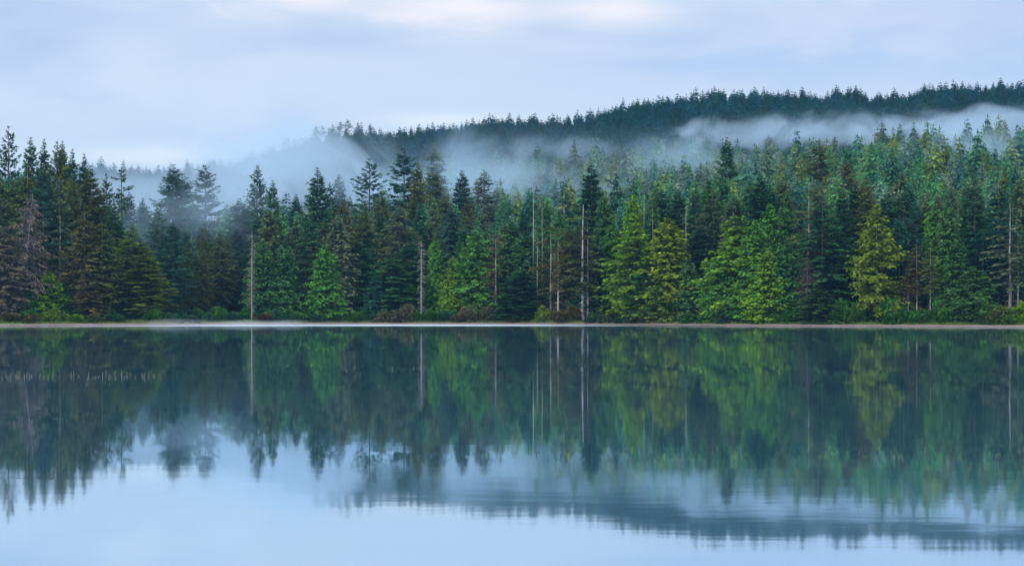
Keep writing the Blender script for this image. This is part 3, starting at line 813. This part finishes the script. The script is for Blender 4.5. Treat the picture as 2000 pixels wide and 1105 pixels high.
for (pxb, h, col, cn, dd) in (
    (20, 2.2, OB, 'olive', 9.5), (60, 2.0, OB, 'olive', 9.6), (110, 2.6, YB, 'yellow-green', 10), (150, 2.0, YB, 'yellow-green', 9.6), (190, 1.8, OB, 'olive', 9.4), (225, 2.2, TB, 'dark green', 9.8),
    (340, 2.2, TB, 'dark green', 10), (372, 2.0, TB, 'dark green', 9.2), (410, 2.4, TB, 'dark green', 9.6), (450, 2.2, TB, 'dark green', 10), (515, 2.0, OB, 'olive', 9.5), (545, 2.6, TB, 'dark green', 10), (575, 2.4, GB, 'green', 9.6),
    (610, 2.0, TB, 'dark green', 9.2), (650, 1.8, TB, 'dark green', 9.4), (690, 3.0, GB, 'bright green', 9.4), (715, 2.6, GB, 'bright green', 9.8), (760, 3.0, BB, 'brown', 8.8), (790, 4.0, BB, 'brown', 9.2), (812, 3.0, GB, 'green', 9.8),
    (850, 3.0, GB, 'bright green', 9.6), (880, 2.6, TB, 'dark green', 9.8), (910, 3.6, BB, 'brown', 9.6), (945, 3.4, BB, 'brown', 9.6), (980, 2.6, TB, 'dark green', 9.8), (1010, 2.2, OB, 'olive', 9.6),
    (1062, 3.6, YB, 'yellow-green', 9.4), (1100, 2.6, OB, 'olive', 9.8), (1120, 3.4, (.08, .07, .02), 'olive', 10), (1160, 2.6, TB, 'dark green', 9.5), (1190, 2.4, OB, 'olive', 9.2), (1225, 2.0, TB, 'dark green', 9.8), (1350, 2.4, GB, 'green', 9.8),
    (1385, 3.0, GB, 'green', 10.0), (1430, 2.6, TB, 'dark green', 9.6), (1480, 2.8, GB, 'green', 9.8), (1530, 2.6, GB, 'green', 9.4), (1640, 4.2, GB, 'bright green', 10.0), (1668, 4.6, GB, 'bright green', 9.4), (1690, 3.0, GB, 'green', 10.2),
    (1745, 4.6, GB, 'bright green', 10), (1770, 3.6, GB, 'bright green', 9.2), (1805, 3.0, GB, 'green', 9.6), (1838, 4.4, GB, 'bright green', 9.2), (1865, 3.8, GB, 'bright green', 9.8), (1895, 4.8, TB, 'dark green', 10.2), (1922, 4.6, GB, 'green', 10),
    (1950, 3.4, OB, 'olive', 9.4), (1975, 3.2, YB, 'yellow-green', 9), (1998, 4.4, YB, 'yellow-green', 9.6)):
    bush(pxb, dd + rnd.uniform(-.6, 1.8), rnd.uniform(5.5, 9.5), h * rnd.uniform(1.0, 1.3), tuple(c * rnd.uniform(.85, 1.15) for c in col), cn)

for i in range(46):
    pxb = -20 + i * 45 + rnd.uniform(-14, 14)
    col, cn = rnd.choice([(TB, 'dark green'), (GB, 'green'), (OB, 'olive'), (TB, 'dark green')])
    bush(pxb, rnd.uniform(15, 19), rnd.uniform(6, 10), rnd.uniform(2.2, 3.6), tuple(c * rnd.uniform(.8, 1.2) for c in col), cn)
# shore grass (uncountable)
rs = np.random.RandomState(9); n = 110000
gpx = rs.uniform(-250, 2250, n); gd = 6.5 + 13 * rs.rand(n) ** 1.2
GY = interp(SHORE, gpx) + gd; GX = P(gpx, GY)
keep = rs.rand(n) < np.where(np.sin(gpx * .031) + np.sin(gpx * .013 + 1) > -.6, 1, .45)
GX, GY, gpx, gd = GX[keep], GY[keep], gpx[keep], gd[keep]; n = len(GX)
GZ = ground(GX, GY)
D = np.stack([rs.normal(0, .5, n), rs.normal(0, .5, n), np.ones(n)], -1)
Lg = rs.uniform(.3, .8, n)
V_ = kite(np.stack([GX, GY, GZ], -1), D, Lg, rs.uniform(.05, .12, n), rs)
gc = np.where((rs.rand(n, 1) < .25), np.array([[.16, .11, .07, 1]]), np.array([[.10, .20, .04, 1]])) * np.append(np.ones(3), 1)
gme = mk_mesh('shore_grass', V_, np.arange(len(V_)).reshape(-1, 4), M_FAR, attrs={'tone': ('FACE', 'FLOAT', rs.uniform(.2, .8, n)), 'tint': ('FACE', 'FLOAT_COLOR', gc)})
tag(link('shore_grass', gme), 'low green grass along the top of the gravel beach', 'grass', kind='stuff')

# fallen branches and logs on the central point
def branch_mesh(seed, L):
    rs = np.random.RandomState(seed); A = Acc()
    x = np.linspace(0, L, 8); y = np.cumsum(rs.normal(0, .18, 8)); z = .15 + np.abs(np.cumsum(rs.normal(0, .12, 8)))
    pts = np.stack([x, y, z], -1); A.add(*tube(pts, np.linspace(.14, .03, 8), 7))
    for i in range(12):
        k = rs.randint(1, 7); d = np.array([rs.uniform(-.2, .9), rs.normal(0, .6), rs.uniform(.05, .9)]); ln = rs.uniform(.5, 1.9)
        p = pts[k]; A.add(*tube([p, p + d * ln * .5, p + d * ln + [0, 0, -.2]], [.05, .03, .01], 4))
    return mk_mesh('fallen_branch', *A.out(), M_BARK, smooth=True)
fb = [branch_mesh(s, L) for s, L in ((1, 5.5), (2, 7.0), (3, 4.2))]
for i, (pxb, dd, rz, s) in enumerate(((1035, 9.5, .3, 1.), (1052, 11, 2.6, .9), (1075, 9.5, .1, 1.1), (1096, 10.5, 3.3, 1.), (1112, 9, .6, .9), (1128, 10, 2.9, 1.1), (1143, 9, -.4, 1.),
                                      (1160, 10.5, .2, 1.2), (1178, 9.5, 3.0, 1.), (1195, 10, .2, 1.1), (1212, 9.8, 2.8, .8), (1108, 11.5, 1.2, 1.), (1150, 11.5, 2.0, 1.1), (1030, 11, 3.3, 1.), (870, 9, .2, .7), (965, 9.5, 3.0, .8))):
    Y = float(interp(SHORE, pxb)) + dd; x = P(pxb, Y)
    o = link('fallen_branch', fb[i % 3], loc=(x, Y, float(ground(x, Y)) - .02)); o.rotation_euler[2] = rz; o.scale = (s, s, s)
    c = rnd.choice([(.2, .17, .15), (.12, .09, .07), (.3, .27, .25)]); o.color = (*c, 1)
    tag(o, f'{["dark", "greyish", "knotty", "pale"][i % 4]} dead branch in the fallen wood tangle, ' + ('left of the pale trunks' if pxb < 1090 else 'right under the pale trunks' if pxb < 1155 else 'between the pale trunks and the yellow-green cedar') if pxb > 1000 else ['', ''][0] or ('fallen branch on the beach near the broken-branched dead trunk' if pxb < 900 else 'fallen branch on the beach below the olive-brown pine'),
        'branch', 'fallen branches on the central point' if pxb > 1000 else None)

# dead stalks poking out of the lake
m_s, t, o_ = new_mat('dry_stalk')
p = t.new('ShaderNodeBsdfPrincipled'); geo = t.new('ShaderNodeNewGeometry')
c = t.mix(t.noise(geo.outputs['Position'], 30.0), c4((.24, .20, .17)), c4((.42, .37, .32))); t.link(c, p.inputs['Base Color']); p.inputs['Roughness'].default_value = .8
t.link(p.outputs[0], o_.inputs[0])
def stalk(px, hp, tilt, Yv, kink=False, lab=None, grp=None):
    x = P(px, Yv); h = hp * .75 / F * Yv
    pts = [(0, 0, -.12), (0, 0, 0), (tilt * h * .5, 0, h * .55), (tilt * h, 0, h)]
    rad = [.007, .007, .005, .003]
    if kink: pts.append((tilt * h + (.14 if tilt >= 0 else -.14), 0, h * .35)); rad.append(.003)
    A = Acc(); A.add(*tube(pts, rad, 5))
    o = link('dead_stalk', mk_mesh('dead_stalk', *A.out(), m_s, smooth=True), loc=(x, Yv, 0))
    look = 'bent-over' if kink else ('leaning' if abs(tilt) > .35 else 'upright')
    size = 'tall' if hp > 10 else ('short' if hp < 7 else 'middling')
    where = 'nearest the left edge' if px < 70 else ('left of the gap' if px < 125 else ('just past the gap' if px < 190 else ('where they crowd' if px < 262 else 'at its right end')))
    tag(o, lab or f'{size} {look} dry stalk in the lake row, {where}', 'stalk', grp or 'stalks standing in the lake off the headland')
for (pxs, hp, ti, kk) in ((4, 7, 0, 0), (15, 8, .2, 0), (20, 13, 0, 0), (30, 5, 1.5, 0), (38, 14, .1, 0), (36, 7, -1.6, 0), (48, 12, -.1, 0), (52, 9, .3, 1), (58, 8, 0, 0), (61, 6, .3, 0), (76, 5, .9, 0), (80, 4, -1.0, 0),
                          (84, 7, 0, 0), (94, 10, 0, 0), (103, 11, .15, 1), (116, 5, 0, 0), (132, 4, 1.4, 0), (139, 13, 0, 0), (144, 12, 0, 0), (155, 6, -1.1, 0), (170, 5, .8, 0), (173, 11, 0, 0), (180, 4, 1.6, 0), (188, 4, -1.5, 0),
                          (200, 12, 0, 0), (207, 11, 0, 0), (212, 9, .2, 0), (217, 7, -.4, 0), (223, 11, .5, 0), (234, 6, 1.2, 0), (238, 13, 0, 0), (242, 7, .4, 1), (248, 11, 0, 0), (256, 6, -.8, 0), (263, 5, .7, 0), (275, 6, 1.0, 0),
                          (279, 9, 0, 0), (282, 14, 0, 0), (291, 11, 0, 0), (297, 6, .9, 0), (303, 5, -1.0, 0), (309, 5, 1.2, 0), (314, 3, .3, 0), (10, 4, 1.3, 0), (192, 5, .5, 0), (227, 5, -1.2, 0)):
    stalk(pxs, hp, ti, 63 + rnd.uniform(-2.5, 2.5), bool(kk))
for (pxs, hp) in ((766, 8), (808, 6), (822, 7)):
    stalk(pxs, hp, rnd.uniform(-.15, .15), 72 + rnd.uniform(-1, 1), False, 'small pale stalk standing in open water below the broken-branched dead trunk', 'stalks in open water near the middle')

# ------------------------------------------------------------------ labels
def ord_(n): return ['first', 'second', 'third', 'fourth', 'fifth', 'sixth', 'seventh', 'eighth', 'ninth', 'tenth', 'eleventh', 'twelfth', 'thirteenth', 'fourteenth', 'fifteenth'][n] if n < 15 else None
LAND = [(17, 'the sparse edge spruce'), (96, 'the low yellow-green headland cedar'), (237, 'the tufted headland pine'), (338, 'the broad blue-green bay spruce'),
        (492, 'the lone bay snag'), (620, 'the tall pointed bay fir'), (722, 'the tall open-branched spruce'), (823, 'the broken-branched snag'), (930, 'the bright central cedars'),
        (1042, 'the needle-thin dead trunk'), (1139, 'the thick pale trunk'), (1237, 'the broad yellow-green cedar'), (1304, 'the rounded golden cedar'), (1420, 'the spire-topped spruce'),
        (1503, 'the mass of bright cedars'), (1606, 'the broad layered fir'), (1712, 'the tall golden cedar'), (1817, 'the slim bare-trunked pines'), (1905, 'the dark layered firs'), (1972, 'the gaunt grey-green pine')]
from collections import defaultdict
groups = defaultdict(list)
for i, T in enumerate(TREES):
    if T['label']:
        T['o']['label'] = T['label']; continue
    lm = min(LAND, key=lambda a: abs(a[0] - T['px']))
    dpt = T['y'] - float(interp(SHORE, T['px']))
    back = 'on the far ridge' if T['y'] > 1000 else ('well upslope of' if dpt > 70 else ('behind' if dpt > 30 else 'beside'))
    noun = NOUN[T['kd']][1]
    if T['kd'] == 'snag': desc = noun
    else: desc = T['col'] + ' ' + noun
    key = (desc, 'ridge' if T['y'] > 1000 else back, lm[1] if T['y'] < 1000 else '')
    groups[key].append(T)
for (desc, back, lm), L in groups.items():
    if back == 'ridge':
        for T in L:
            T['o']['label'] = 'lone ' + desc + ' silhouetted on the misty far ridge, ' + ('at the low left end' if T['px'] < 600 else 'paired on the shoulder' if T['px'] < 640 else 'in the knob cluster'); T['o']['group'] = 'lone ' + desc + 's on the far ridge'
        continue
    L.sort(key=lambda T: -T['ytop'] if False else T['ytop'])
    for n, T in enumerate(L):
        if len(L) == 1: s = f'{desc} {back} {lm}'
        elif n == 0: s = f'tallest {desc} {back} {lm}'
        elif n == 1 and len(L) == 2: s = f'shorter {desc} {back} {lm}'
        else: s = f'{ord_(n)} tallest {desc} {back} {lm}'
        T['o']['label'] = s
        T['o']['group'] = 'conifers of the shore forest'
for T in TREES:
    if 'group' not in T['o']: T['o']['group'] = 'conifers of the shore forest'
BL = defaultdict(list)
for pxb, r, cn, h in BUSH:
    lm = min(LAND, key=lambda a: abs(a[0] - pxb)); BL[(cn, lm[1])].append((pxb, r))
for (cn, lm), L in BL.items():
    L.sort(key=lambda a: a[0])
    for n, (pxb, r) in enumerate(L):
        pre = '' if len(L) == 1 else (('left ' if n == 0 else 'right ') if len(L) == 2 else ord_(n) + ' from left ')
        r['label'] = f'{pre}{cn} bush below {lm}'.replace('first from left', 'leftmost'); r['group'] = 'bushes along the shore'

# ------------------------------------------------------------------ air: even haze, and banks of mist
def box(name, x0, x1, y0, y1, z0, z1, mat):
    c = Vector(((x0 + x1) / 2, (y0 + y1) / 2, (z0 + z1) / 2)); s = ((x1 - x0) / 2, (y1 - y0) / 2, (z1 - z0) / 2)
    v = np.array([(a * s[0], b * s[1], cc * s[2]) for a in (-1, 1) for b in (-1, 1) for cc in (-1, 1)])
    q = np.array([[0, 1, 3, 2], [4, 6, 7, 5], [0, 4, 5, 1], [2, 3, 7, 6], [0, 2, 6, 4], [1, 5, 7, 3]])
    return link(name, mk_mesh(name, v, q, mat), loc=c)
m_h, t, o_ = new_mat('haze_air')
pv = t.new('ShaderNodeVolumePrincipled'); pv.inputs['Color'].default_value = (.28, .64, 1.0, 1); pv.inputs['Density'].default_value = 0.00005; pv.inputs['Anisotropy'].default_value = 0.0
t.link(pv.outputs[0], o_.inputs['Volume'])
hz = box('haze', -2500, 2500, -80, 2500, -12, 330, m_h); tag(hz, 'thin blue morning haze filling the air', 'haze', kind='stuff')

def mist(label, px, py, Yc, rpx, ry, rY, tau, scale, lo, hi, seed, col=(.62, .82, 1.0), rot=13, ys=.16):
    """a bank of mist: centre seen at (px, py) and Yc metres away, reaching rpx, ry (as seen there) and rY metres in depth"""
    x = P(px, Yc); z = ztop(py, Yc); rx = rpx / F * Yc; rz = ry / F * Yc
    m, t, o = new_mat('mist')
    tcn = t.new('ShaderNodeTexCoord')
    gg = t.vmath('SUBTRACT', tcn.outputs['Generated'], (.5, .5, .5))
    ln = t.math('MULTIPLY', t.vmath('LENGTH', gg), 2.0)
    geo = t.new('ShaderNodeNewGeometry')
    mp = t.new('ShaderNodeMapping'); mp.inputs['Location'].default_value = (seed * 13.1, seed * 7.7, seed * 3.3); mp.inputs['Scale'].default_value = (1, ys, 1.4)
    mp.inputs['Rotation'].default_value = (0, R_(rot), 0)
    t.link(geo.outputs['Position'], mp.inputs[0])
    n = t.noise(mp.outputs[0], scale, 5.0, .62, .5)
    v = t.math('SUBTRACT', t.math('ADD', n, .24), t.math('MULTIPLY', ln, .44))
    body = t.ramp(v, lo, hi)
    thin = t.math('MULTIPLY', t.ramp(ln, .0, .9, .16, 0.0), 1.0)
    fall = t.ramp(ln, .75, 1.0, 1.0, 0.0)
    dens = tau / rY * .9
    dn = t.math('MULTIPLY', t.math('MULTIPLY', t.math('ADD', body, thin), fall), dens)
    pv = t.new('ShaderNodeVolumePrincipled'); pv.inputs['Color'].default_value = c4(col); pv.inputs['Anisotropy'].default_value = 0.2
    t.link(dn, pv.inputs['Density']); t.link(pv.outputs[0], o.inputs['Volume'])
    b = box('mist_bank', x - rx, x + rx, Yc - rY, Yc + rY, z - rz, z + rz, m)
    tag(b, label, 'mist', 'mist drifting over the forest', 'stuff')
    return b
W1, W2 = (.66, .84, 1.0), (.60, .81, 1.0)
mist('wide pale mist behind the bay trees on the left', 300, 388, 720, 560, 130, 260, 2.6, .013, .42, .68, 1, W1)
mist('mist bank climbing over the left end of the far ridge', 570, 318, 880, 340, 110, 250, 2.8, .016, .44, .68, 2, W1)
mist('mist among the treetops left of the middle', 690, 390, 580, 320, 105, 125, 1.7, .021, .45, .68, 11, W2)
mist('torn mist over the middle of the hillside', 1000, 366, 580, 460, 135, 165, 1.7, .018, .46, .68, 3, W2)
mist('thin streaks of mist under the middle of the far ridge', 1090, 290, 960, 420, 54, 110, .7, .019, .48, .66, 4, W1)
mist('mist thinning out on the slope right of the middle', 1350, 325, 640, 330, 100, 130, .8, .021, .48, .68, 5, W2)
mist('long torn band of white mist below the right half of the ridge', 1650, 258, 890, 520, 46, 105, 2.0, .026, .48, .64, 6, W1, 4, .3)
mist('white mist along the ridge at the right edge', 1930, 248, 880, 280, 44, 100, 1.4, .026, .47, .64, 8, W1, -8, .3)
mist('faint wisp of mist on the right hillside', 1880, 330, 620, 230, 110, 90, 1.0, .022, .48, .68, 9, W2)
mist('thin mist in the bay just behind the headland trees', 380, 430, 425, 230, 160, 34, .45, .025, .44, .68, 12, W2)
mist('low white mist lying on the water along the bay shore', 400, 631, 362, 560, 12, 26, .35, .04, .40, .62, 10, (.9, .95, 1.0))
for o in bpy.data.objects:
    if o.get('label') and (len(o['label'].split()) > 16): print('LONG', o['label'])
